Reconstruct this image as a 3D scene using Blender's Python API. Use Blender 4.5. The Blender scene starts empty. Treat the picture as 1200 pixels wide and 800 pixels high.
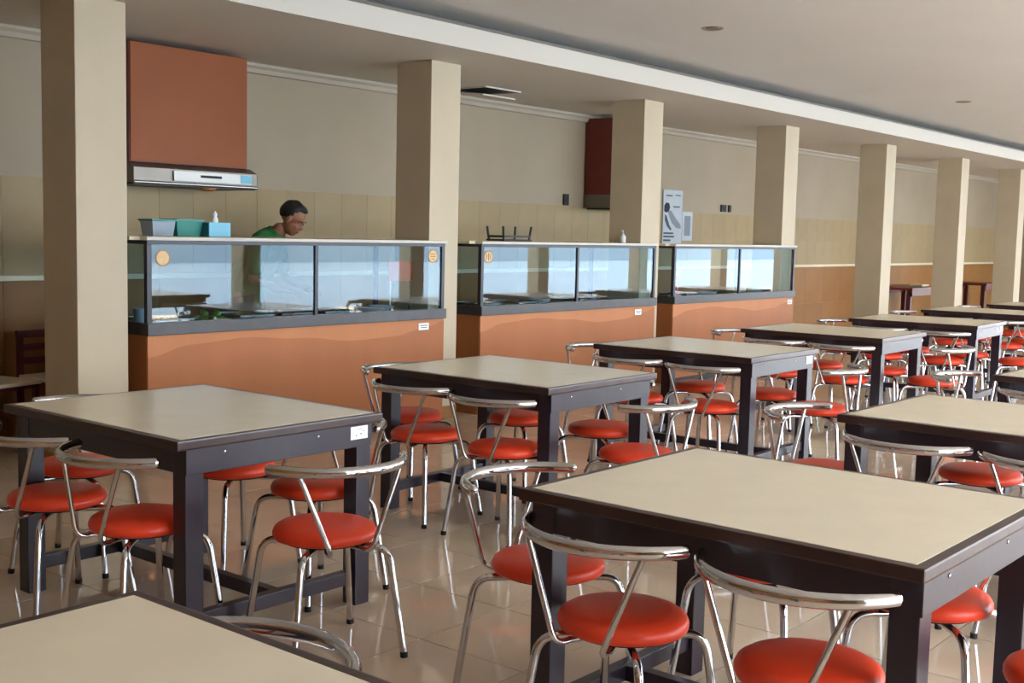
import bpy, bmesh, math, random
from mathutils import Vector, Matrix
R = math.radians
random.seed(7)
SC = bpy.context.scene
COL = SC.collection

# ------------------------------------------------------------------ camera
CAM_H = 1.4547
YAW, PITCH, ROLL, FPX = R(50.643), R(-5.25), R(1.295), 1381.8
fw = Vector((math.sin(YAW)*math.cos(PITCH), math.cos(YAW)*math.cos(PITCH), math.sin(PITCH)))
rt = Vector((math.cos(YAW), -math.sin(YAW), 0))
up = rt.cross(fw)
rt2 = math.cos(ROLL)*rt + math.sin(ROLL)*up
up2 = -math.sin(ROLL)*rt + math.cos(ROLL)*up
cd = bpy.data.cameras.new('camera'); cam = bpy.data.objects.new('camera', cd); COL.objects.link(cam)
m = Matrix((rt2, up2, -fw)).transposed().to_4x4(); m.translation = (0, 0, CAM_H)
cam.matrix_world = m
cd.sensor_width = 36; cd.lens = FPX/1200*36; cd.clip_start = .05; cd.clip_end = 300
SC.camera = cam

# ------------------------------------------------------------------ world, sun, exposure
W = bpy.data.worlds.new('world'); SC.world = W; W.use_nodes = True
wn = W.node_tree.nodes; wl = W.node_tree.links
sky = wn.new('ShaderNodeTexSky'); sky.sky_type = 'HOSEK_WILKIE'
sky.sun_direction = (0.1, 0.3, 0.95); sky.turbidity = 4.0; sky.ground_albedo = .4
mixw = wn.new('ShaderNodeMix'); mixw.data_type = 'RGBA'; mixw.inputs['Factor'].default_value = .55
wl.new(sky.outputs[0], mixw.inputs['A']); mixw.inputs['B'].default_value = (.9, .95, 1.0, 1)   # thin bright overcast
wl.new(mixw.outputs['Result'], wn['Background'].inputs['Color'])
wn['Background'].inputs['Strength'].default_value = 9.0
sd = bpy.data.lights.new('sun', 'SUN'); sun = bpy.data.objects.new('sun', sd); COL.objects.link(sun)
sd.energy = 20.0; sd.angle = R(2); sd.color = (1, .96, .9)
sun.rotation_euler = Vector((-.1, -.3, -1)).to_track_quat('-Z', 'Y').to_euler()
SC.view_settings.view_transform = 'Standard'; SC.view_settings.look = 'None'
SC.view_settings.gamma = 1; SC.view_settings.use_curve_mapping = False
SC.view_settings.exposure = 1.08

# ------------------------------------------------------------------ materials
def lin(c): return tuple((x/255/12.92 if x/255 <= .04045 else ((x/255+.055)/1.055)**2.4) for x in c)
MAT = {}
def mat(name, rgb, rough=.5, metal=0., var=.0, scale=6., bump=0., bscale=40., spec=.5, coat=0., stretch=None, rand=0., rgb2=None, trans=0., emit=None, alpha=1.):
    mt = bpy.data.materials.new(name); mt.use_nodes = True
    n = mt.node_tree.nodes; l = mt.node_tree.links; b = n['Principled BSDF']
    c = lin(rgb)
    b.inputs['Roughness'].default_value = rough; b.inputs['Metallic'].default_value = metal
    b.inputs['Specular IOR Level'].default_value = spec; b.inputs['Coat Weight'].default_value = coat
    b.inputs['Coat Roughness'].default_value = .08
    b.inputs['Transmission Weight'].default_value = trans; b.inputs['Alpha'].default_value = alpha
    b.inputs['Base Color'].default_value = (*c, 1)
    if emit: b.inputs['Emission Color'].default_value = (*lin(emit[0]), 1); b.inputs['Emission Strength'].default_value = emit[1]
    co = n.new('ShaderNodeTexCoord'); mp = n.new('ShaderNodeMapping'); l.new(co.outputs['Object'], mp.inputs['Vector'])
    if stretch: mp.inputs['Scale'].default_value = stretch
    src = None
    if var > 0 or rgb2:
        no = n.new('ShaderNodeTexNoise'); no.inputs['Scale'].default_value = scale; no.inputs['Detail'].default_value = 5
        l.new(mp.outputs[0], no.inputs['Vector'])
        cr = n.new('ShaderNodeValToRGB'); l.new(no.outputs['Fac'], cr.inputs[0])
        c2 = lin(rgb2) if rgb2 else tuple(min(1, x*(1+var)) for x in c)
        c1 = c if rgb2 else tuple(x*(1-var) for x in c)
        cr.color_ramp.elements[0].position = .3; cr.color_ramp.elements[1].position = .7
        cr.color_ramp.elements[0].color = (*c1, 1); cr.color_ramp.elements[1].color = (*c2, 1)
        src = cr.outputs[0]
    if rand > 0:
        oi = n.new('ShaderNodeObjectInfo'); hs = n.new('ShaderNodeHueSaturation')
        mr = n.new('ShaderNodeMapRange'); mr.inputs['To Min'].default_value = 1-rand; mr.inputs['To Max'].default_value = 1+rand
        l.new(oi.outputs['Random'], mr.inputs['Value']); l.new(mr.outputs[0], hs.inputs['Value'])
        if src: l.new(src, hs.inputs['Color'])
        else: hs.inputs['Color'].default_value = (*c, 1)
        src = hs.outputs[0]
    if src: l.new(src, b.inputs['Base Color'])
    if bump > 0:
        nb = n.new('ShaderNodeTexNoise'); nb.inputs['Scale'].default_value = bscale; nb.inputs['Detail'].default_value = 4
        l.new(mp.outputs[0], nb.inputs['Vector'])
        bp = n.new('ShaderNodeBump'); bp.inputs['Strength'].default_value = bump; bp.inputs['Distance'].default_value = .01
        l.new(nb.outputs['Fac'], bp.inputs['Height']); l.new(bp.outputs[0], b.inputs['Normal'])
    MAT[name] = mt
    return mt
mat('pillar_paint', (194, 178, 150), .55, var=.05, scale=2.5, bump=.06, bscale=30)
mat('wall_paint', (166, 150, 126), .6, var=.05, scale=1.5)
mat('wall_tile', (166, 145, 108), .5, var=.05, scale=4, rand=.04, spec=.25)
mat('tan_tile', (150, 104, 56), .5, spec=.3, var=.08, scale=3, rand=.06)
mat('grout', (170, 155, 128), .8)
mat('ledge', (222, 208, 176), .4, var=.04)
mat('ceiling_paint', (222, 219, 214), .75, var=.02, scale=1)
mat('soffit_paint', (214, 206, 194), .7, var=.02, scale=1)
mat('white_paint', (206, 199, 187), .5)
mat('floor_tile', (214, 192, 168), .05, var=.05, scale=3, rand=.04, spec=.55)
mat('floor_grout', (150, 128, 108), .7)
mat('laminate', (240, 229, 204), .26, var=.025, scale=7, spec=.45)
mat('dark_wood', (42, 31, 42), .32, var=.22, scale=5, stretch=(1, 1, 1), bump=.04, bscale=25)
mat('dark_edge', (56, 35, 32), .32, var=.25, scale=8, bump=.04)
mat('chrome', (205, 205, 208), .09, 1.0, var=.03, scale=20)
mat('red_vinyl', (236, 70, 38), .38, var=.06, scale=6, bump=.05, bscale=120, spec=.4)
mat('rubber', (24, 22, 22), .7)
mat('dark_steel', (60, 58, 60), .4, .8)
mat('orange_wood', (192, 124, 78), .45, spec=.3, var=.06, scale=3, stretch=(1, 1, .2))
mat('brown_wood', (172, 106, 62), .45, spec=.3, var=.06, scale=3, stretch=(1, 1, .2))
mat('cabinet_wood', (146, 80, 42), .5, spec=.25, var=.07, scale=2.5)
mat('frame_black', (52, 52, 58), .38, .3, var=.1)
mat('stone_black', (62, 60, 62), .3, var=.15, scale=12)
mat('steel', (170, 170, 168), .25, .9, var=.06)
mat('steel_dull', (120, 114, 106), .4, .7, var=.06)
mat('panel_white', (226, 226, 222), .35)
mat('paper', (236, 238, 240), .7)
mat('ink', (70, 82, 96), .7)
mat('ink_dark', (34, 36, 42), .7)
mat('poster_paper', (188, 196, 204), .6, var=.05, scale=8)
mat('poster_grey', (128, 138, 150), .6)
mat('sticker_tan', (226, 190, 140), .6, var=.1, scale=30)
mat('sticker_ring', (168, 122, 70), .6)
mat('red_sign', (214, 62, 44), .5)
mat('maroon_wood', (84, 22, 28), .4, var=.15)
mat('red_wood', (110, 34, 24), .4, var=.1)
mat('teal_plastic', (34, 132, 120), .35, var=.05)
mat('blue_plastic', (110, 186, 214), .4, var=.04)
mat('blue_side', (40, 110, 130), .45)
mat('clear_plastic', (168, 184, 200), .3, trans=.3)
mat('green_leaf', (110, 150, 50), .5, var=.3, scale=30)
mat('ceramic', (226, 228, 230), .2)
mat('food_brown', (120, 72, 36), .55, var=.3, scale=25, bump=.4, bscale=40)
mat('food_red', (160, 52, 30), .5, var=.3, scale=25, bump=.4, bscale=40)
mat('food_yellow', (206, 160, 70), .55, var=.2, scale=25, bump=.4, bscale=40)
mat('skin', (150, 98, 72), .5, var=.06, scale=8)
mat('hair', (14, 12, 12), .6, bump=.5, bscale=120)
mat('shirt', (34, 104, 52), .8, var=.1, scale=9, bump=.15, bscale=90)
mat('trousers', (40, 42, 52), .85, var=.1)
mat('eye_white', (220, 215, 205), .3)
mat('lip', (120, 66, 56), .5)
mat('concrete', (122, 142, 158), .9, var=.08, scale=.6)
mat('outside_paint', (136, 156, 172), .8, var=.04, scale=.5)
mat('bounce_paving', (216, 198, 172), .9, var=.06, scale=.8)
mat('crown_paint', (186, 174, 156), .6)
mat('hedge', (60, 90, 40), .8, var=.4, scale=6, bump=.6, bscale=12)
mat('black', (14, 14, 14), .5)
mat('lamp_glass', (210, 208, 200), .3)
def glassmat(name, tint=(.74, .83, .86)):
    mt = bpy.data.materials.new(name); mt.use_nodes = True
    n = mt.node_tree.nodes; l = mt.node_tree.links; n.remove(n['Principled BSDF'])
    fr = n.new('ShaderNodeFresnel'); fr.inputs['IOR'].default_value = 1.55
    tr = n.new('ShaderNodeBsdfTransparent'); tr.inputs['Color'].default_value = (*tint, 1)
    gl = n.new('ShaderNodeBsdfGlossy'); gl.inputs['Roughness'].default_value = .015; gl.inputs['Color'].default_value = (.78, .82, .84, 1)
    mx = n.new('ShaderNodeMixShader'); ge = n.new('ShaderNodeNewGeometry'); iv = n.new('ShaderNodeMath'); iv.operation = 'SUBTRACT'; iv.inputs[0].default_value = 1.8; l.new(ge.outputs['Backfacing'], iv.inputs[1])
    cl = n.new('ShaderNodeMath'); cl.operation = 'MULTIPLY'; cl.use_clamp = True; l.new(fr.outputs[0], cl.inputs[0])
    # front surface carries the reflection of both faces of the sheet (exit face would total-reflect an unrefracted ray)
    mb = n.new('ShaderNodeMath'); mb.operation = 'MULTIPLY'; l.new(iv.outputs[0], mb.inputs[0]); bk = n.new('ShaderNodeMath'); bk.operation = 'LESS_THAN'; l.new(ge.outputs['Backfacing'], bk.inputs[0]); bk.inputs[1].default_value = .5; l.new(bk.outputs[0], mb.inputs[1])
    l.new(mb.outputs[0], cl.inputs[1]); l.new(cl.outputs[0], mx.inputs[0]); l.new(tr.outputs[0], mx.inputs[1]); l.new(gl.outputs[0], mx.inputs[2])
    l.new(mx.outputs[0], n['Material Output'].inputs['Surface']); MAT[name] = mt
glassmat('glass')

# ------------------------------------------------------------------ mesh helpers
class MB:
    def __init__(s): s.v = []; s.f = []
    def add(s, v, f):
        o = len(s.v); s.v += [tuple(p) for p in v]; s.f += [tuple(i+o for i in q) for q in f]; return s
    def box(s, x0, x1, y0, y1, z0, z1):
        v = [(x, y, z) for x in (x0, x1) for y in (y0, y1) for z in (z0, z1)]
        return s.add(v, [(0, 1, 3, 2), (4, 6, 7, 5), (0, 4, 5, 1), (2, 3, 7, 6), (0, 2, 6, 4), (1, 5, 7, 3)])
    def prism(s, pts, z0, z1, axis='z'):
        n = len(pts)
        mk = {'z': lambda a, b, c: (a, b, c), 'y': lambda a, b, c: (a, c, b), 'x': lambda a, b, c: (c, a, b)}[axis]
        v = [mk(a, b, z0) for a, b in pts]+[mk(a, b, z1) for a, b in pts]
        f = [tuple(range(n))[::-1], tuple(range(n, 2*n))]+[(i, (i+1) % n, n+(i+1) % n, n+i) for i in range(n)]
        return s.add(v, f)
    def tube(s, path, r, seg=10, caps=True, sy=1.0):
        P = [Vector(p) for p in path]; n = len(P); rr = r if isinstance(r, (list, tuple)) else [r]*n
        T = [(P[min(i+1, n-1)]-P[max(i-1, 0)]).normalized() for i in range(n)]
        a = Vector((0, 0, 1)) if abs(T[0].z) < .9 else Vector((1, 0, 0))
        u = T[0].cross(a).normalized(); v = []
        for i in range(n):
            u = (u-T[i]*u.dot(T[i])).normalized(); w = T[i].cross(u)
            for k in range(seg):
                t = 2*math.pi*k/seg; v.append(P[i]+rr[i]*(math.cos(t)*u+sy*math.sin(t)*w))
        f = [(i*seg+k, i*seg+(k+1) % seg, (i+1)*seg+(k+1) % seg, (i+1)*seg+k) for i in range(n-1) for k in range(seg)]
        if caps: f += [tuple(range(seg))[::-1], tuple(range((n-1)*seg, n*seg))]
        return s.add(v, f)
    def lathe(s, prof, seg=32, c=(0, 0, 0)):
        n = len(prof); v = []; f = []
        for (r, z) in prof:
            for k in range(seg):
                t = 2*math.pi*k/seg; v.append((c[0]+r*math.cos(t), c[1]+r*math.sin(t), c[2]+z))
        for i in range(n-1):
            for k in range(seg): f.append((i*seg+k, i*seg+(k+1) % seg, (i+1)*seg+(k+1) % seg, (i+1)*seg+k))
        f += [tuple(range(seg))[::-1], tuple(range((n-1)*seg, n*seg))]
        return s.add(v, f)
    def ell(s, c, r, rot=None, seg=20, rings=12):
        v = []; c = Vector(c); M = rot or Matrix.Identity(3)
        for i in range(1, rings):
            a = math.pi*i/rings
            for k in range(seg):
                t = 2*math.pi*k/seg
                v.append(c+M @ Vector((r[0]*math.sin(a)*math.cos(t), r[1]*math.sin(a)*math.sin(t), r[2]*math.cos(a))))
        v += [c+M @ Vector((0, 0, r[2])), c+M @ Vector((0, 0, -r[2]))]; q = (rings-1)*seg
        f = [(i*seg+k, (i+1)*seg+k, (i+1)*seg+(k+1) % seg, i*seg+(k+1) % seg) for i in range(rings-2) for k in range(seg)]
        f += [(q, k, (k+1) % seg) for k in range(seg)]+[(q+1, (rings-2)*seg+(k+1) % seg, (rings-2)*seg+k) for k in range(seg)]
        return s.add(v, f)
    def mesh(s, name, bevel=0, bseg=2):
        me = bpy.data.meshes.new(name); me.from_pydata(s.v, [], s.f)
        if bevel:
            bm = bmesh.new(); bm.from_mesh(me)
            bmesh.ops.bevel(bm, geom=list(bm.edges), offset=bevel, segments=bseg, profile=.7, affect='EDGES', clamp_overlap=True)
            bm.to_mesh(me); bm.free()
        me.update(); return me
    def build(s, name, mt, parent=None, bevel=0, smooth=False, loc=None, rz=0, bseg=2):
        me = s.mesh(name, bevel, bseg); me.materials.append(MAT[mt])
        if smooth:
            for p in me.polygons: p.use_smooth = True
            if smooth != 'all':
                me.set_sharp_from_angle(angle=R(50))
        return link(name, me, parent, loc, rz)
def link(name, me, parent=None, loc=None, rz=0):
    o = bpy.data.objects.new(name, me); COL.objects.link(o)
    if parent: o.parent = parent
    if loc: o.location = loc
    if rz: o.rotation_euler[2] = rz
    return o
def tag(o, label=None, cat=None, group=None, kind=None):
    if label: o['label'] = label
    if cat: o['category'] = cat
    if group: o['group'] = group
    if kind: o['kind'] = kind
    return o
def thing(name, label, cat, loc=(0, 0, 0), rz=0, group=None):
    return tag(link(name, None, None, loc, rz), label, cat, group)
def copytree(o, parent=None):
    c = o.copy(); COL.objects.link(c); c.parent = parent
    for ch in o.children: copytree(ch, c)
    return c
def bez(p0, p1, p2, n=6):
    p0, p1, p2 = Vector(p0), Vector(p1), Vector(p2)
    return [(1-t)**2*p0+2*t*(1-t)*p1+t*t*p2 for t in [i/n for i in range(n+1)]]

# ------------------------------------------------------------------ dimensions of the hall
WY = 7.584                       # back wall
XL, XR, XE = -1.6, 26.0, 44.0     # stalls end at XR, the hall itself at XE
YO = -3.4                        # open side
PY, PW, PD, PX0, PS = 6.175, .325, .364, 3.614, 2.8992
HC, FH, FY = 2.730, 2.894, 5.613
CEIL = 2.985
CY = 6.12

# floor
T = .47; tx0, ty0 = 2.985, 2.37
fl = tag(MB().box(XL, XE, YO-.3, WY+.1, -.12, -.003).build('floor', 'floor_grout'), kind='structure')
g = .0025
me_t = MB().box(-T/2+g, T/2-g, -T/2+g, T/2-g, -.004, 0).mesh('floor_tile'); me_t.materials.append(MAT['floor_tile'])
cells = []
i0, i1 = int((XL-tx0)//T)+1, int((XE-tx0)//T); j0, j1 = int((YO-.3-ty0)//T)+1, int((WY-ty0)//T)
for i in range(i0, i1):
    for j in range(j0, j1):
        x, y = tx0+(i+.5)*T, ty0+(j+.5)*T
        v = Vector((x, y, -CAM_H)); z = v.dot(fw)
        seen = z > .5 and abs(v.dot(rt2)/z*FPX) < 620 and -20 < 400-v.dot(up2)/z*FPX < 830
        cells.append((not seen, z, x, y))
cells.sort()
rest = MB()
for k, (ns, z, x, y) in enumerate(cells):
    if k < 300: link('floor_tile', me_t, fl, (x, y, 0))
    else: rest.box(x-T/2+g, x+T/2-g, y-T/2+g, y+T/2-g, -.004, 0)
tag(rest.build('floor_tile_field', 'floor_tile', fl), kind='stuff')

# back wall, with its tile bands and ledge
wb = tag(MB().box(XL, XR, WY, WY+.2, -.1, 3.2).build('wall_back', 'wall_paint'), kind='structure')
tw, z0, z1, z2 = .3, 1.10, 1.43, 1.76
me_a = MB().box(.001, tw-.001, -.006, .002, .001, .329).mesh('wall_tile'); me_a.materials.append(MAT['wall_tile'])
for i in range(84):
    for zz in (z0, z1): link('wall_tile', me_a, wb, (2.7+i*tw, WY, zz))
me_b = MB().box(.001, .599, -.006, .002, .001, .529).mesh('panel'); me_b.materials.append(MAT['tan_tile'])
for i in range(42):
    for zz in (0.0, .53): link('panel', me_b, wb, (2.7+i*.6, WY, zz))
MB().box(2.7, XR, WY-.035, WY+.002, 1.062, 1.098).build('ledge', 'ledge', wb, .004)
MB().box(2.7, XR, WY-.009, WY+.002, 1.757, 1.768).build('tile_cap', 'grout', wb)
MB().prism([(WY+.002, HC), (WY-.07, HC), (WY-.07, HC-.02), (WY-.045, HC-.04), (WY-.03, HC-.07), (WY+.002, HC-.075)], XL, XR, 'x').build('crown_moulding', 'crown_paint', wb)
tag(MB().box(XL-.2, XL, YO-.3, WY+.2, -.1, 3.2).build('wall_left', 'tan_tile'), kind='structure')
tag(MB().box(XR, XR+.2, 5.2, WY+.2, -.1, 3.2).box(XR, XE, 5.2, 5.4, -.1, 3.2).build('wall_right', 'wall_paint'), kind='structure')
ce = tag(MB().box(XL-.2, XE+.2, YO-.6, WY+.2, CEIL, CEIL+.2).build('ceiling', 'ceiling_paint'), kind='structure')
sf = tag(MB().box(XL, XR, FY+.02, WY, HC, HC+.07).build('trim_1', 'soffit_paint'), kind='structure')
MB().box(XL, XR, FY-.012, FY+.02, HC-.002, FH).build('fascia_board', 'white_paint', sf)
MB().box(XL, XR, FY-.022, FY+.03, FH-.016, FH+.004).build('fascia_lip', 'steel_dull', sf)
tag(MB().box(XL, XE, YO-.15, YO+.15, 2.85, CEIL).build('trim_2', 'soffit_paint'), kind='structure')

# pillars in front of the stalls, and the plain ones on the open side
ordn = ['first', 'second', 'third', 'fourth', 'fifth', 'sixth', 'seventh', 'eighth']
plab = ['beige plastered square pillar at far left, tallest in the photo',
        'beige square pillar between first and second counters',
        'beige square pillar between second and third counters',
        'beige square pillar right of the third counter',
        'beige square pillar between plain tan wall and dark wall table',
        'beige square pillar, sixth of the row from the left',
        'beige square pillar cut by the right picture edge']
for k in range(-1, 8):
    x = PX0+k*PS
    lab = plab[k] if 0 <= k < 7 else 'beige square pillar outside the view at row end %s' % ('left' if k < 0 else 'right')
    p = tag(link('pillar', None, None, (x, PY, 0)), lab, 'pillar', 'pillars along the stalls', 'structure')
    MB().box(0, PW, 0, PD, 0, HC).build('shaft', 'pillar_paint', p, .006)
    MB().box(-.006, PW+.006, -.006, PD+.006, 0, .1).build('skirting', 'tan_tile', p)
for k in range(8):
    x = .38+(k+.0)*3.87
    o = tag(MB().box(x, x+.36, YO-.15, YO+.15, -.05, 2.86).build('trim_%d' % (k+3), 'pillar_paint', None, .006), kind='structure')

# outside, tinted blue for its reflection in the glass, plus unseen light helpers
tag(MB().box(-60, 110, -70, -5.6, -.3, -.12).build('ground', 'concrete'), kind='structure')
tag(MB().box(-60, 110, -5.6, YO-.3, -.3, -.12).build('bounce_pavement', 'bounce_paving'), kind='structure')  # unseen warm ground band, added to bounce warm light onto the ceiling
tag(MB().box(XL-.2, 1.2, YO-.12, YO+.12, -.1, CEIL).box(31, XE, YO-.12, YO+.12, -.1, CEIL).build('wall_front_baffle', 'wall_paint'), kind='structure')  # unseen walls added to cut daylight at both ends of the open side
tag(MB().box(-60, 110, -30.3, -30, -.2, 1.6).build('wall_outside', 'outside_paint'), kind='structure')

# ------------------------------------------------------------------ ceiling fittings
for (x, y, lab) in ((7.73, 4.505, 'round recessed downlight in main ceiling, larger one nearer the camera'),
                    (13.12, 4.50, 'small round recessed downlight in main ceiling near the right edge')):
    t = thing('downlight', lab, 'light', (x, y, CEIL), 0, 'recessed downlights')
    MB().lathe([(.05, -.002), (.075, -.006), (.082, -.003), (.082, .0), (.05, .0)], 28).build('trim_ring', 'steel', t, smooth=True)
    MB().lathe([(.001, -.004), (.05, -.004), (.05, 0), (.001, 0)], 24).build('lamp', 'steel_dull', t)
t = thing('ceiling_hatch', 'square ceiling access hatch ajar in the soffit beside second pillar', 'hatch', (7.92, 6.86, HC))
MB().box(0, .45, 0, .45, -.004, 0).build('opening_shade', 'black', t)  # black sheet on the solid soffit, painted shade for the hatch inside
for a in ((-.02, .47, -.02, 0), (-.02, .47, .45, .47), (-.02, 0, 0, .45), (.45, .47, 0, .45)):
    MB().box(a[0], a[1], a[2], a[3], -.012, 0).build('frame_bar', 'white_paint', t)
o = MB().box(0, .44, -.42, 0, -.012, 0).build('lid', 'soffit_paint', t, loc=(.005, .445, -.012)); o.rotation_euler = (R(7), 0, 0)

# ------------------------------------------------------------------ tables
TW, TD, TH = .936, 1.145, .75
def make_table():
    t = thing('dining_table', '-', 'table')
    e = .028
    MB().box(0, TW, 0, TD, TH-.036, TH-.002).build('tabletop', 'dark_edge', t, .006)
    MB().box(e, TW-e, e, TD-e, TH-.012, TH-.0012).build('laminate', 'laminate', t)
    ix, iy, lw = .045, .02, .072
    A = TH-.125
    MB().box(ix+.005, ix+.028, iy+lw, TD-iy-lw, A, TH-.036).build('apron', 'dark_wood', t, .002)
    MB().box(TW-ix-.028, TW-ix-.005, iy+lw, TD-iy-lw, A, TH-.036).build('apron', 'dark_wood', t, .002)
    MB().box(ix, TW-ix, iy-.004, iy+.02, A, TH-.036).build('apron', 'dark_wood', t, .002)
    MB().box(ix, TW-ix, TD-iy-.02, TD-iy+.004, A, TH-.036).build('apron', 'dark_wood', t, .002)
    for x in (ix, TW-ix-lw):
        for y in (iy, TD-iy-lw):
            yy = y+.001
            MB().box(x, x+lw, yy, yy+lw, 0, TH-.036).build('leg', 'dark_wood', t, .004)
    for y in (iy+.016, TD-iy-lw+.016):
        MB().box(ix+lw, TW-ix-lw, y, y+.04, .085, .137).build('stretcher', 'dark_wood', t, .003)
    MB().box(TW/2-.02, TW/2+.02, iy+.056, TD-iy-.056, .087, .135).build('stretcher', 'dark_wood', t, .003)
    for x in (.2, .62):
        MB().ell((0, 0, 0), (.006, .003, .006), seg=10, rings=6).build('screw_head', 'steel', t, smooth='all', loc=(x, iy-.005, TH-.06))
    return t
def sticker(t, w=.088, h=.05):
    c = MB().box(0, w, -.0015, 0, 0, h).build('number_card', 'paper', t, loc=(TW-.155, .016-.0005, TH-.094))
    tag(c, 'small white card stuck on the apron')
    for a in ((.026, .032, .012, .017), (.05, .056, .017, .023), (.062, .07, .028, .031), (.03, .066, .037, .0385)):
        MB().box(a[0], a[1], -.0022, -.0014, a[2], a[3]).build('print_mark', 'poster_grey', c)
TABS = {  # x, y, rz, card, label, phrase used for its chairs
 'T1': (2.262, 3.264, 0, 1, 'cream-topped dark table in front of the left pillar, white number card on apron', 'the left pillar table'),
 'T2': (4.262, 3.272, R(.5), 0, 'cream-topped dark table standing before the first and second counters, without a card', 'the second counter-row table'),
 'T3': (6.276, 3.309, R(.36), 1, 'cream-topped dark table before the second counter, third in the counter row', 'the third counter-row table'),
 'T4': (8.342, 3.346, R(1.3), 0, 'cream-topped dark table before the third counter, fourth in the counter row', 'the fourth counter-row table'),
 'T5': (10.36, 3.322, R(2.6), 1, 'cream-topped dark table, fifth in the counter row, tiny white card', 'the fifth counter-row table'),
 'T6': (12.41, 3.428, R(1), 0, 'cream-topped dark table, sixth in the counter row', 'the sixth counter-row table'),
 'T7': (14.27, 3.345, 0, 0, 'cream-topped dark table, farthest one, at the right picture edge', 'the farthest counter-row table'),
 'B0': (.343, .831, 0, 0, 'cream tabletop with dark edge cut by the bottom left corner', 'the bottom left table'),
 'B1': (2.509, .886, R(-.5), 1, 'largest cream-topped dark table in the right foreground', 'the large foreground table'),
 'B2': (4.523, .854, R(-1.1), 0, 'cream-topped dark table just behind the large foreground table at right edge', 'the table behind the foreground one'),
 'B3': (6.56, .87, R(-.5), 0, 'table corner barely showing at the right edge, behind two nearer tables', 'the table corner at right edge'),
}
proto = make_table(); roots = {}
for k, n in enumerate(TABS):
    x, y, rz, card, lab, ph = TABS[n]
    t = proto if k == 0 else None
    roots[n] = (x, y, rz)
tabs = {}
for k, n in enumerate(TABS):
    t = proto if k == 0 else copytree(proto)
    tabs[n] = t
for n, t in tabs.items():
    x, y, rz, card, lab, ph = TABS[n]
    t.location = (x, y, 0); t.rotation_euler[2] = rz
    tag(t, lab, 'table', 'dining tables in rows')
    if card: sticker(t)

# ------------------------------------------------------------------ chairs
SH = .452       # seat top
def make_chair():
    t = thing('dining_chair', '-', 'chair')
    RS = .178
    MB().lathe([(.02, SH-.052), (RS-.02, SH-.052), (RS-.004, SH-.046), (RS, SH-.036), (RS, SH-.026), (RS-.006, SH-.013), (RS-.022, SH-.003), (RS-.05, SH+.003), (RS*.4, SH+.006), (.01, SH+.006)], 44).build('seat', 'red_vinyl', t, smooth='all')
    MB().lathe([(.02, SH-.06), (RS-.035, SH-.06), (RS-.03, SH-.0515), (.02, SH-.0515)], 32).build('seat_plate', 'rubber', t)
    zr = SH-.072
    for a in (45, 135, 225, 315):
        d = Vector((math.cos(R(a)), math.sin(R(a)), 0))
        path = [d*.06+Vector((0, 0, zr))]+[d*.17+Vector((0, 0, zr))]
        path += bez(d*.175+Vector((0, 0, zr)), d*.228+Vector((0, 0, zr)), d*.238+Vector((0, 0, zr-.062)), 7)[1:]
        path += [d*.287+Vector((0, 0, .012))]
        lg = MB().tube(path, .0122, 10).build('leg', 'chrome', t, smooth=True)
        MB().tube([d*.2868+Vector((0, 0, .02)), d*.2885+Vector((0, 0, 0))], .0134, 10).build('foot_cap', 'rubber', lg, smooth=True)
    RR, ZR, al = .268, .676, 68
    path = [Vector((RR*math.cos(R(180+a)), RR*math.sin(R(180+a)), ZR)) for a in [-al+2*al*i/24 for i in range(25)]]
    # last bits straighten out
    rl = MB().tube(path, .0155, 12, sy=1.2).build('back_rail', 'chrome', t, smooth=True)
    for e, s in ((path[0], -1), (path[-1], 1)):
        MB().ell(e, (.0145, .0145, .018), seg=10, rings=8).build('end_plug', 'chrome', rl, smooth='all')
    for s in (-1, 1):
        a1, a0 = R(180+s*44), R(180+s*23)
        top = Vector((RR*math.cos(a1), RR*math.sin(a1), ZR-.006))
        d0 = Vector((math.cos(a0), math.sin(a0), 0))
        low = d0*.222+Vector((0, 0, SH-.03))
        k = low+(low-top).normalized()*.045
        path = [top, top.lerp(low, .5), low]+bez(low, k, d0*.165+Vector((0, 0, zr+.008)), 7)[1:]+[d0*.08+Vector((0, 0, zr+.008))]
        MB().tube(path, .0088, 8).build('back_support', 'chrome', t, smooth=True)
    return t
chair0 = make_chair(); used = False
LABS = set()
def chair(x, y, deg, label):
    """deg: direction of the chair's back, as an angle about the seat"""
    global used
    c = copytree(chair0) if used else chair0
    used = True
    CH.append((c, x, y, deg, label))
CH = []
SIDE = {  # local offset on the table and direction of the back
 'a': ((.08, .84), 180, 'left side of %s, farther seat'), 'b': ((.08, .30), 180, 'left side of %s, nearer seat'),
 'c': ((TW-.09, .84), 0, 'right side of %s, farther seat'), 'd': ((TW-.09, .30), 0, 'right side of %s, nearer seat'),
 'e': ((.43, -.2), -90, 'near short end of %s'), 'f': ((.43, TD+.175), 90, 'far short end of %s')}
TWK = {'T1e': (.415, -.255, -106), 'T1f': (.42, TD+.17, 34), 'T1a': (.05, .843, 180), 'T1b': (.06, .30, 178),
       'T2a': (.09, .85, 178), 'T2b': (.06, .30, 180), 'T2e': (.40, -.23, -96), 'T2f': (.47, TD+.175, 90),
       'B1a': (.09, .842, 180), 'B1b': (.085, .298, 179), 'B1f': (.37, TD+.175, 90), 'B1e': (.49, -.215, -94),
       'B2f': (.40, TD+.23, 92), 'T3e': (.48, -.22, -84), 'T4e': (.42, -.24, -98), 'T5e': (.5, -.24, -82), 'T6e': (.4, -.24, -98),
       'B0c': (TW-.08, .84, 0)}
SETS = {'T1': 'abcdef', 'T2': 'abcdef', 'T3': 'abcdef', 'T4': 'abcdef', 'T5': 'abcdef', 'T6': 'abcdef', 'T7': 'abf', 'B0': 'c', 'B1': 'abcdef', 'B2': 'abcdef', 'B3': 'abf'}
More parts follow.
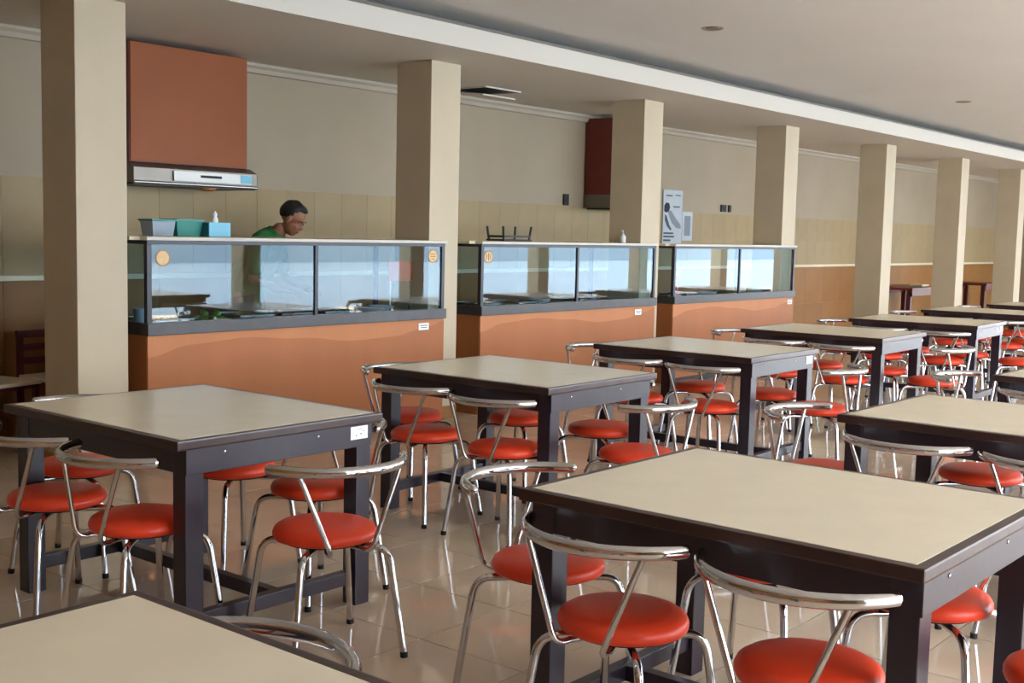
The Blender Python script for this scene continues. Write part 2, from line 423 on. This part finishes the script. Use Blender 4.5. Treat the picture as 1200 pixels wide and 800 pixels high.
for n, ss in SETS.items():
    x, y, rz, card, lab, ph = TABS[n]
    for q in ss:
        (ox, oy), dg, lb = SIDE[q]
        if n+q in TWK: ox, oy, dg = TWK[n+q]
        else:
            ox += random.uniform(-.03, 0)*(1 if q in 'ab' else -1 if q in 'cd' else .5)
            if q in 'ef': oy += random.uniform(0, .02)*(1 if q == 'f' else -1)
            dg += random.uniform(-1.5, 1.5)
        c, s = math.cos(rz), math.sin(rz)
        chair(x+c*ox-s*oy, y+s*ox+c*oy, dg+math.degrees(rz), 'red-seated chrome chair, '+lb % ph)
for c, x, y, dg, lb in CH:
    c.location = (x, y, 0); c.rotation_euler[2] = R(dg-180)
    tag(c, lb, 'chair', 'red round-seat chrome chairs')

# ------------------------------------------------------------------ serving counters
def counter(n, xa, xb, xl, xr, label):
    """xa..xb: front; the body stands between the pillars xl..xr"""
    t = thing('serving_counter', label, 'counter', (xa, CY, 0), 0, 'serving counters with glass cases')
    L = xb-xa; bl, br = 0.0, xr-xa; D = .62
    ZB, ZK, ZG, ZT = .795, .87, 1.34, 1.385
    MB().box(bl+.003, br, .012, D, 0, ZB).build('base_body', 'brown_wood', t)
    fp = MB().box(0, L-.004, -.006, .012, .06, ZB).build('front_panel', 'orange_wood', t, .002)
    # darker wave inlay on the front
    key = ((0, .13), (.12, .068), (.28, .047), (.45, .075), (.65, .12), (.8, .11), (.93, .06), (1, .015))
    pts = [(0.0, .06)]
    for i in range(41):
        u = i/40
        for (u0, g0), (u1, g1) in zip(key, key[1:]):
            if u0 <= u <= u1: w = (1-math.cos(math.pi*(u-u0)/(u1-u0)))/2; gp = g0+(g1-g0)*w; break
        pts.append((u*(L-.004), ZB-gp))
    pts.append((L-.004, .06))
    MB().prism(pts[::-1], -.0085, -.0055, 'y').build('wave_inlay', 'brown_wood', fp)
    MB().box(.02, L-.03, .0, .012, 0, .06).build('plinth', 'black', t)
    MB().box(-.012, L, -.03, .05, ZB, ZK).build('stone_band', 'stone_black', t, .004)
    MB().box(bl, br, .05, D, ZB, ZB+.03).build('display_floor', 'stone_black', t)
    for x in (0, L-.032): MB().box(x, x+.032, -.004, .03, ZK, ZG).build('corner_post', 'frame_black', t, .002)
    MB().box(L*.508-.013, L*.508+.013, -.004, .022, ZK, ZG).build('mullion', 'frame_black', t, .002)
    MB().box(0, L, -.006, .034, ZG, ZT-.022).build('top_rail', 'frame_black', t, .002)
    MB().box(bl, .03, D-.03, D, ZB+.03, ZG).build('back_post', 'frame_black', t)
    MB().box(br-.03, br, D-.03, D, ZB+.03, ZG).build('back_post', 'frame_black', t)
    for a, b in ((.032, L*.508-.013), (L*.508+.013, L-.032)):
        MB().box(a, b, .006, .012, ZK, ZG).build('glass_pane', 'glass', t)
    MB().box(.006, .012, .034, D-.03, ZK, ZG).build('glass_pane', 'glass', t)
    MB().box(.0, .02, .05, D-.03, ZB+.03, ZK).build('side_sill', 'stone_black', t)
    MB().box(bl, .02, .034, D-.03, ZG, ZT-.022).build('side_rail', 'frame_black', t)
    ts = MB().box(-.01, L+.012, -.02, .054, ZT-.021, ZT).build('top_shelf', 'white_paint', t, .003)
    MB().box(bl-.08, br, .054, D, ZT-.021, ZT).build('shelf_board', 'ledge', ts)
    return t
cnt = []
for k, (xa, xb) in enumerate(((4.031, 6.628), (7.053, 9.601), (9.935, 12.550))):
    xl, xr = PX0+k*PS+PW+.008, PX0+(k+1)*PS-.008
    cnt.append((xa, xb, counter(k, xa, xb, xl, xr, ['longest-looking wood serving counter with glass case, man behind it',
        'middle wood serving counter with glass case between two pillars', 'farthest wood serving counter with glass case, poster above it'][k])))
def round_sticker(c, x, z, r, sq=1.0):
    o = MB().prism([(r*sq*math.cos(2*math.pi*k/28), r*math.sin(2*math.pi*k/28)) for k in range(28)][::-1], -.0012, 0, 'y').build('round_sticker', 'sticker_ring', c[2], loc=(x-c[0], .0055, z))
    MB().prism([(r*.86*sq*math.cos(2*math.pi*k/28), r*.86*math.sin(2*math.pi*k/28)) for k in range(28)][::-1], -.002, -.0011, 'y').build('sticker_face', 'sticker_tan', o)
    return o
def strokes(o, rows, y, mt='ink'):
    for (a, b, c, d) in rows: MB().box(a, b, y-.0008, y, c, d).build('print_mark', mt, o)
round_sticker(cnt[0], 4.145, 1.258, .05)
o = round_sticker(cnt[0], 6.505, 1.268, .052)
strokes(o, [(-.03, .03, .012, .018), (-.028, .028, -.006, 0), (-.02, .02, -.024, -.018)], -.002, 'sticker_ring')
o = round_sticker(cnt[1], 7.15, 1.262, .05, 1.15)
strokes(o, [(-.004, .004, -.03, .03), (-.028, -.022, -.02, .02), (.02, .026, -.02, .024)], -.002, 'ink')
for k, x in enumerate((6.40, 9.31, 12.45)):
    c = cnt[k]; o = MB().box(-.055, .055, -.002, 0, -.026, .026).build('white_plate', 'paper', c[2], loc=(x-c[0], -.0095, .742))
    tag(o, 'small white name plate on the wood front')
    strokes(o, [(-.04, .04, .006, .011), (-.034, .034, -.010, -.005)], -.002)

# ------------------------------------------------------------------ things in and on the counters
SHF = 1.3852
def tray(name, label, x, y, w, d, z, food=None, grp='food trays'):
    t = thing(name, label, 'tray', (x, y, z), 0, grp)
    h = .05
    m = MB().box(-w/2, w/2, -d/2, d/2, 0, .004)
    m.box(-w/2, -w/2+.004, -d/2, d/2, .004, h).box(w/2-.004, w/2, -d/2, d/2, .004, h).box(-w/2+.004, w/2-.004, -d/2, -d/2+.004, .004, h).box(-w/2+.004, w/2-.004, d/2-.004, d/2, .004, h)
    m.build('pan', 'steel', t)
    m = MB()
    for a in ((-w/2-.012, -w/2, -d/2-.012, d/2+.012), (w/2, w/2+.012, -d/2-.012, d/2+.012), (-w/2, w/2, -d/2-.012, -d/2), (-w/2, w/2, d/2, d/2+.012)): m.box(a[0], a[1], a[2], a[3], h-.003, h)
    m.build('rim', 'steel', t)
    if food:
        m = MB()
        for i in range(int(14)):
            m.ell((random.uniform(-.4, .4)*w, random.uniform(-.36, .36)*d, .02+random.uniform(0, .015)), (random.uniform(.02, .035), random.uniform(.018, .03), .018), seg=8, rings=6)
        tag(m.build('food', food, t, smooth='all'), kind='stuff')
    return t
ZD = .8255
tl = [('left end of first counter', 4.34, 'food_brown'), ('first counter left of the mullion', 4.98, 'food_yellow'), ('first counter under the mullion', 5.33, 'food_red'), ('first counter right of the mullion', 5.72, 'food_brown'),
      ('second counter left end', 7.35, 'food_yellow'), ('second counter centre left', 7.9, 'food_brown'), ('second counter right half', 8.75, 'food_red'),
      ('third counter left half', 10.6, 'food_brown'), ('third counter right half', 11.6, 'food_yellow')]
for a, x, fd in tl: tray('food_tray', 'shallow steel food tray inside glass case, '+a, x, CY+.33, .28, .34, ZD, fd, 'steel food trays in the cases')
# green vegetables on a white plate
t = thing('plate', 'white plate of green limes in the first glass case', 'plate', (4.66, CY+.24, ZD))
MB().lathe([(.02, 0), (.08, 0), (.135, .026), (.14, .03), (.135, .031), (.08, .01), (.01, .01)], 32).build('dish', 'ceramic', t, smooth='all')
heap = [(.082*math.cos(2*math.pi*k/9), .082*math.sin(2*math.pi*k/9), .032) for k in range(9)]+[(.032*math.cos(2.1*k), .032*math.sin(2.1*k), .034) for k in range(3)]+[(.06*math.cos(1.57*k+.3), .06*math.sin(1.57*k+.3), .069) for k in range(4)]
for i, (hx, hy, hz) in enumerate(heap):
    o = MB().ell((0, 0, 0), (.024, .0195, .0195), seg=12, rings=8).build('lime', 'green_leaf', None, smooth='all', loc=(4.66+hx, CY+.24+hy, ZD+hz), rz=i*1.3)
    tag(o, 'green lime heaped on the white plate in first glass case', 'lime', 'limes on the white plate')
for (nm, x, y, lab) in (('bowl', 6.03, .16, 'white bowl in first case right of the mullion'), ('bowl', 6.26, .3, 'white bowl toward the right end of the first case'), ('bowl', 8.2, .3, 'white bowl near the mullion of the second case'),
                        ('bowl', 10.95, .2, 'pale bowl in the third case left of its mullion'), ('bowl', 11.98, .2, 'pale bowl in the third case, right half')):
    o = MB().lathe([(.02, 0), (.05, 0), (.085, .03), (.1, .06), (.103, .062), (.098, .062), (.08, .035), (.045, .008), (.01, .006)], 28).build('bowl', 'ceramic', None, smooth='all', loc=(x, CY+y, ZD))
    tag(o, lab, 'bowl', 'white bowls in the cases')
for (x, z0_, lab) in ((4.11, ZD, 'clear drinking glass at left end inside first case'),):
    o = MB().lathe([(.03, 0), (.036, .12), (.034, .12), (.028, .006), (.002, .006)], 24).build('drinking_glass', 'clear_plastic', None, smooth=True, loc=(x, CY+.2, z0_))
    tag(o, lab, 'glass')
# red sign at right end of first counter, red sign in third case
t = thing('menu_sign', 'red hanging sign in the right end of first glass case', 'sign', (6.36, CY+.2, ZD))
MB().box(-.13, .13, 0, .006, .25, .40).build('panel', 'red_sign', t)
for x in (-.1, .1): MB().box(x-.004, x+.004, .006, .012, 0, .40).build('stand_rod', 'steel', t)
t = thing('menu_sign', 'red sign with two round marks at left end of third case', 'sign', (10.06, CY+.1, ZD), 0)
pn = MB().box(0, .17, 0, .006, .05, .31).build('panel', 'red_sign', t)
for z in (.22, .12):
    MB().prism([(.085+.04*math.cos(2*math.pi*k/24), z+.04*math.sin(2*math.pi*k/24)) for k in range(24)][::-1], -.002, 0, 'y').build('round_mark', 'paper', pn)
    MB().prism([(.085+.03*math.cos(2*math.pi*k/24), z+.03*math.sin(2*math.pi*k/24)) for k in range(24)][::-1], -.003, -.0019, 'y').build('round_centre', 'red_sign', pn)
MB().box(0, .17, -.02, .03, 0, .05).build('foot', 'paper', t)
# on top of the first counter
def tub(name, label, mt, x, y, w, d, h, rim=True, lid=None):
    t = thing(name, label, 'container', (x, y, SHF))
    k = .86
    v = [(sx*w/2*k, sy*d/2*k, 0) for sx, sy in ((-1, -1), (1, -1), (1, 1), (-1, 1))]+[(sx*w/2, sy*d/2, h) for sx, sy in ((-1, -1), (1, -1), (1, 1), (-1, 1))]
    MB().add(v, [(3, 2, 1, 0), (4, 5, 6, 7), (0, 1, 5, 4), (1, 2, 6, 5), (2, 3, 7, 6), (3, 0, 4, 7)]).build('tub', mt, t, .004)
    if rim: MB().box(-w/2-.008, w/2+.008, -d/2-.008, d/2+.008, h, h+.012).build('lid', lid or mt, t, .003)
    return t
tub('plastic_tub', 'pale translucent plastic tub on first counter top, leftmost', 'clear_plastic', 4.39, CY+.42, .17, .14, .095, True, 'teal_plastic')
tub('plastic_basket', 'teal green plastic tub on first counter top, in the middle', 'teal_plastic', 4.605, CY+.46, .2, .16, .1)
t = thing('tissue_box', 'light blue tissue box with white tissue on first counter top', 'tissue box', (4.80, CY+.38, SHF))
MB().box(-.085, .085, -.055, .055, 0, .095).build('carton', 'blue_plastic', t, .003)
MB().box(-.0865, -.0845, -.05, .05, .005, .09).build('side_print', 'blue_side', t)
MB().lathe([(.02, 0), (.024, .012), (.012, .04), (.016, .055), (.003, .075)], 9).build('tissue', 'paper', t, smooth=True, loc=(0, 0, .094))
# stand on the second counter
t = thing('metal_stand', 'dark four-legged stand upturned on the middle counter top', 'stand', (7.88, CY+.4, SHF+.001))
for x in (-.19, .19):
    for y in (-.09, .09): MB().tube([(x*.9, y*.9, 0), (x, y, .125)], .0105, 8).build('leg', 'black', t, smooth=True)
for y in (-.083, .083): MB().box(-.18, .18, y-.008, y+.008, .03, .048).build('crossbar', 'black', t, .002)
for x in (-.175, .175): MB().box(x-.008, x+.008, -.075, .075, .03, .048).build('crossbar', 'black', t, .002)
MB().box(-.19, .19, -.1, .1, 0, .016).build('seat_board', 'black', t, .003)
t = thing('pump_bottle', 'small white pump bottle on middle counter top beside third pillar', 'bottle', (9.36, CY+.22, SHF))
MB().lathe([(.02, 0), (.028, .003), (.028, .06), (.012, .075), (.012, .085), (.004, .085)], 20).build('flask', 'ceramic', t, smooth=True)
MB().tube([(0, 0, .084), (0, 0, .115), (-.03, 0, .112)], .005, 8).build('pump', 'ceramic', t)

# ------------------------------------------------------------------ extractor hoods, wall cabinets, wall fittings
def hood(xa, label1, label2, k=1.0):
    t = thing('wall_cabinet', label1, 'cabinet', (xa, WY, 0), 0, 'wood boxes over the hoods')
    MB().box(0, .99*k, -.40, -.013, 1.885, HC-.035).build('carcass', 'red_wood', t, .002)
    MB().box(.006, .99*k-.006, -.412, -.40, 1.89, HC-.04).build('front_board', 'cabinet_wood', t, .002)
    t = thing('extractor_hood', label2, 'hood', (xa, WY, 0), 0, 'kitchen extractor hoods')
    b = MB().prism([(-.013, 1.884), (-.39, 1.884), (-.47, 1.846), (-.47, 1.745), (-.013, 1.745)], -.01, 1.03*k, 'x').build('canopy', 'steel_dull', t)
    MB().box(.30*k, .97*k, -.486, -.470, 1.766, 1.836).build('control_panel', 'panel_white', t, .004)
    MB().box(.52*k, .70*k, -.490, -.485, 1.796, 1.814).build('logo_plate', 'ink_dark', t)
    MB().box(.87*k, .965*k, -.4905, -.485, 1.772, 1.83).build('display', 'blue_plastic', t)
    MB().tube([(-.01, -.472, 1.746), (1.03*k, -.472, 1.746)], .012, 10).build('edge_bar', 'steel', t, smooth=True)
    MB().box(0, 1.02*k, -.46, -.05, 1.728, 1.745).build('filter', 'black', t)
    MB().prism([(1.03*k, -.2), (1.03*k, -.47), (1.03*k+.03, -.44), (1.03*k+.03, -.2)], 1.745, 1.84, 'z').build('end_cap', 'frame_black', t)
    MB().lathe([(.03, -.022), (.055, -.014), (.06, 0), (.03, 0)], 20).build('oil_cup', 'brown_wood', t, smooth=True, loc=(.62, -.43, 1.728))
hood(4.60, 'orange wood cabinet box hung above the left extractor hood', 'grey extractor hood with white control panel behind the first counter')
hood(10.41, 'dark red side of a wood cabinet box beside third pillar', 'grey extractor hood end partly hidden by the third pillar', .68)
def outlet(x, z, w, h, label):
    t = thing('wall_switch', label, 'switch', (x, WY-.0005, z), 0, 'dark wall switches')
    MB().box(-w/2, w/2, -.022, 0, -h/2, h/2).build('plate', 'black', t, .003)
    MB().box(-w/4, w/4, -.026, -.021, -h/4, h/4).build('rocker', 'ink_dark', t, .002)
outlet(10.08, 1.82, .085, .12, 'dark wall switch above tile line left of third pillar')
outlet(13.44, 1.83, .125, .09, 'wider dark wall box of a pair above the third counter')
outlet(13.60, 1.83, .06, .09, 'narrower dark wall box of a pair above the third counter')
outlet(21.2, 1.85, .2, .11, 'dark wall box between the two farthest visible pillars')
# poster
t = thing('poster', 'large pale poster with grey drawing on wall right of third pillar', 'poster', (12.0, WY-.013, 1.36))
MB().box(0, .43, -.004, 0, 0, .65).build('sheet', 'poster_paper', t)
def flat(name, pts, mt, par, y0=-.005, y1=-.0035): MB().prism(pts[::-1], y0, y1, 'y').build(name, mt, par)
flat('drawing', [(.02, .46), (.06, .50), (.13, .49), (.15, .44), (.12, .39), (.05, .38), (.02, .40)], 'ink_dark', t)
flat('drawing', [(.1, .40), (.17, .41), (.28, .32), (.40, .24), (.41, .19), (.3, .2), (.2, .26), (.14, .33)], 'poster_grey', t)
flat('drawing', [(.04, .36), (.08, .34), (.14, .24), (.2, .18), (.17, .17), (.09, .22), (.04, .29)], 'ink', t)
for (a, b, c, d) in ((.02, .24, .125, .145), (.02, .26, .085, .105), (.02, .18, .04, .062), (.06, .2, .575, .59), (.26, .38, .585, .597), (.22, .37, .445, .46)):
    flat('print_line', [(a, c), (b, c), (b, d), (a, d)], 'ink', t)
t = thing('notice', 'small pale notice sheet on the wall beside the poster', 'notice', (12.44, WY-.013, 1.41))
MB().box(0, .24, -.003, 0, 0, .35).build('sheet', 'poster_paper', t)
flat('print_line', [(.05, .06), (.19, .06), (.19, .3), (.05, .3)], 'poster_grey', t, -.004, -.0025)

# ------------------------------------------------------------------ far wall tables and high chairs
def wall_table(x, y, w, d, label):
    t = thing('side_table', label, 'table', (x, y, 0), 0, 'dark tables along the far wall')
    MB().box(0, w, 0, d, .71, .75).build('top', 'red_wood', t, .004)
    MB().box(.04, w-.04, .04, .065, .62, .71).build('apron', 'red_wood', t)
    MB().box(.04, w-.04, d-.065, d-.04, .62, .71).build('apron', 'red_wood', t)
    for a in (.04, w-.11):
        for b in (.04, d-.11): MB().box(a, a+.07, b, b+.07, 0, .71).build('leg', 'maroon_wood', t, .003)
    MB().box(.04, w-.04, d/2-.02, d/2+.02, .1, .14).build('shelf_bar', 'maroon_wood', t)
wall_table(17.9, 6.75, 1.5, .75, 'dark wood table standing against tan wall beyond fifth pillar')
wall_table(21.55, 6.8, .9, .7, 'dark wood table partly hidden behind the sixth pillar')
o = MB().box(0, .3, 0, .2, 0, .03).build('folded_cloth', 'ledge', None, .006, loc=(18.7, 6.9, .751)); tag(o, 'pale folded cloth lying on the far dark wall table', 'cloth')
def wood_chair(x, y, rz, label, solid):
    t = thing('wooden_chair', label, 'chair', (x, y, 0), rz, 'maroon wooden chairs by the left wall')
    for sx in (-.2, .165):
        for sy in (-.2, .165): MB().box(sx, sx+.035, sy, sy+.035, 0, .43 if sy < 0 else .74).build('leg', 'maroon_wood', t, .004)
    MB().box(-.2, .2, -.2, .2, .405, .43).build('seat_frame', 'maroon_wood', t, .004)
    MB().box(-.205, .205, -.215, .163, .43, .455).build('seat', 'laminate', t, .006)
    if solid: MB().box(-.165, .165, .172, .192, .47, .73).build('back_panel', 'maroon_wood', t, .004)
    else:
        for z in (.52, .61): MB().box(-.165, .165, .174, .19, z, z+.045).build('back_slat', 'maroon_wood', t, .003)
    MB().box(-.205, .205, .165, .2, .695, .745).build('top_rail', 'maroon_wood', t, .005)
    for sx in (-.195, .17): MB().box(sx, sx+.025, -.165, .165, .2, .23).build('rung', 'maroon_wood', t)
wood_chair(4.11, 7.23, R(4), 'dark maroon wooden chair with open slat back mostly hidden by left pillar', False)
wood_chair(3.63, 7.22, R(14), 'dark maroon wooden chair with solid back and pale seat at left edge', True)

# ------------------------------------------------------------------ the man behind the first counter
def build_man():
    HX, HY = 5.838, 6.95                      # where his head is
    fa = R(-58); fwd = Vector((math.cos(fa), math.sin(fa), 0)); HO = .20
    t = tag(link('person', None, None, (HX-fwd.x*HO, HY-fwd.y*HO, 0), fa), 'man with short black hair in green shirt leaning over the first counter', 'person')
    b = MB()
    # torso, hips, legs (local: +x forward, +y his left)
    def limb(pts, rs, seg=12):
        b.tube(pts, rs, seg)
        for p, r in zip(pts, rs): b.ell(p, (r, r, r), seg=12, rings=8)
    limb([(-.17, 0, .93), (-.12, 0, 1.08), (-.04, 0, 1.24), (.03, 0, 1.34)], [.125, .12, .135, .12])
    for s in (-1, 1):
        limb([(-.15, s*.09, .90), (-.13, s*.1, .48), (-.16, s*.1, .09)], [.09, .06, .042])
        b.tube([(-.2, s*.1, .05), (-.1, s*.105, .045), (.05, s*.115, .035)], [.04, .045, .035], 12); b.ell((.04, s*.115, .035), (.05, .042, .032), seg=12, rings=8)
        limb([(0, s*.09, 1.36), (.01, s*.18, 1.345)], [.07, .062])
    limb([(.03, 0, 1.36), (.10, 0, 1.44)], [.065, .056])
    # right arm, forearm forward and inwards
    limb([(.01, -.185, 1.335), (-.02, -.245, 1.08), (.17, -.2, .995)], [.056, .042, .03])
    limb([(.01, .185, 1.335), (.05, .23, 1.08), (.26, .13, 1.0)], [.056, .042, .03])
    def hand(w, d, side):
        d = Vector(d).normalized(); lat = Vector((0, 0, 1)).cross(d).normalized(); w = Vector(w)
        Rm = Matrix((d, lat, Vector((0, 0, 1)))).transposed()
        b.ell(w+d*.045, (.052, .04, .018), Rm, 12, 8)
        for k, (o, ln) in enumerate(((-.03, .062), (-.01, .075), (.01, .07), (.03, .055))):
            p = w+d*.085+lat*o
            b.tube([p, p+d*ln*.5+Vector((0, 0, -.006)), p+d*ln*.85+Vector((0, 0, -.028)), p+d*ln*.95+Vector((0, 0, -.045))], [.009, .009, .008, .006], 8)
        p = w+d*.03+lat*(.035*side)
        b.tube([p, p+lat*.022*side+d*.025+Vector((0, 0, -.008)), p+lat*.024*side+d*.055+Vector((0, 0, -.02))], [.011, .01, .007], 8)
    hand((.17, -.2, .995), (1, .25, -.12), 1); hand((.26, .13, 1.0), (1, -.35, -.1), -1)
    # head, tilted down
    tilt = R(32); RY = Matrix.Rotation(tilt, 3, 'Y'); hc = Vector((HO, 0, 1.527))
    def h(p): return hc+RY @ Vector(p)
    b.ell(h((-.012, 0, .03)), (.098, .078, .09), RY, 24, 16)       # skull
    b.ell(h((.022, 0, -.045)), (.07, .062, .075), RY, 20, 12)      # face
    b.ell(h((.045, 0, -.092)), (.036, .04, .028), RY, 14, 10)      # chin
    b.ell(h((.092, 0, -.028)), (.02, .013, .02), RY, 12, 8); b.ell(h((.084, 0, -.008)), (.012, .009, .026), RY, 10, 8)   # nose
    b.ell(h((.08, 0, .018)), (.016, .05, .012), RY, 14, 8)         # brow
    b.ell(h((.078, 0, -.066)), (.016, .026, .012), RY, 12, 8)      # mouth
    for s in (-1, 1):
        b.ell(h((.058, s*.036, -.035)), (.024, .022, .02), RY, 12, 8)
        b.ell(h((-.004, s*.079, -.012)), (.02, .011, .032), RY, 12, 8)
    body = b.build('body', 'skin', t, smooth='all')
    md = body.modifiers.new('remesh', 'REMESH'); md.mode = 'VOXEL'; md.voxel_size = .006; md.use_smooth_shade = True
    sm = body.modifiers.new('smooth', 'SMOOTH'); sm.iterations = 4; sm.factor = .5
    # face marks
    for s in (-1, 1):
        MB().ell(h((.081, s*.033, .0)), (.006, .011, .0045), RY, 10, 8).build('eye', 'eye_white', t, smooth='all')
        MB().ell(h((.0875, s*.033, -.001)), (.004, .006, .006), RY, 10, 8).build('iris', 'hair', t, smooth='all')
        MB().ell(h((.09, s*.034, .022)), (.007, .02, .0045), RY, 10, 8).build('eyebrow', 'hair', t, smooth='all')
    MB().ell(h((.09, 0, -.067)), (.006, .022, .006), RY, 12, 8).build('lips', 'lip', t, smooth='all')
    # hair cap: sinks into the skull below the hairline
    hm = MB(); hm.ell((0, 0, 0), (.107, .087, .098), None, 36, 24)
    v2 = []
    for p in hm.v:
        q = Vector(p); ux = q.x/.107
        lim = (.03+.035*ux) if ux > .35 else (.042-.075*min(1, (.35-ux)/.25)) if ux > .1 else -.033-.05*min(1, max(0, -ux))
        if q.z < lim: q = q*.78
        else: q += q.normalized()*(.004*math.sin(60*q.x+31*q.y)*math.cos(53*q.y+25*q.z)+.003)
        v2.append(h(q+Vector((-.012, 0, .034))))
    hm.v = [tuple(p) for p in v2]
    hm.build('hair', 'hair', t, smooth='all')
    # shirt
    b2 = MB()
    def limb2(pts, rs):
        b2.tube(pts, rs, 16)
        for p, r in list(zip(pts, rs)): b2.ell(p, (r, r, r), seg=14, rings=10)
    limb2([(-.15, 0, 1.0), (-.12, 0, 1.1), (-.04, 0, 1.24), (.02, 0, 1.33)], [.148, .145, .155, .13])
    b2.tube([(-.175, 0, .86), (-.15, 0, 1.0)], [.145, .148], 18)
    for s in (-1, 1):
        limb2([(0, s*.08, 1.365), (.008, s*.18, 1.35)], [.078, .074])
    limb2([(.01, -.185, 1.34), (-.012, -.232, 1.15)], [.074, .066]); limb2([(.01, .185, 1.34), (.04, .225, 1.15)], [.074, .066])
    b2.tube([(.035, 0, 1.36), (.085, 0, 1.432)], [.085, .076], 18)
    sh = b2.build('shirt', 'shirt', t, smooth='all')
    md = sh.modifiers.new('remesh', 'REMESH'); md.mode = 'VOXEL'; md.voxel_size = .009; md.use_smooth_shade = True
    sm = sh.modifiers.new('smooth', 'SMOOTH'); sm.iterations = 5; sm.factor = .5
    tr = MB()
    for s in (-1, 1): tr.tube([(-.165, s*.085, .93), (-.15, s*.09, .85), (-.13, s*.1, .48), (-.16, s*.1, .06)], [.11, .108, .08, .065], 16)
    tr.build('trousers', 'trousers', t, smooth=True)
build_man()
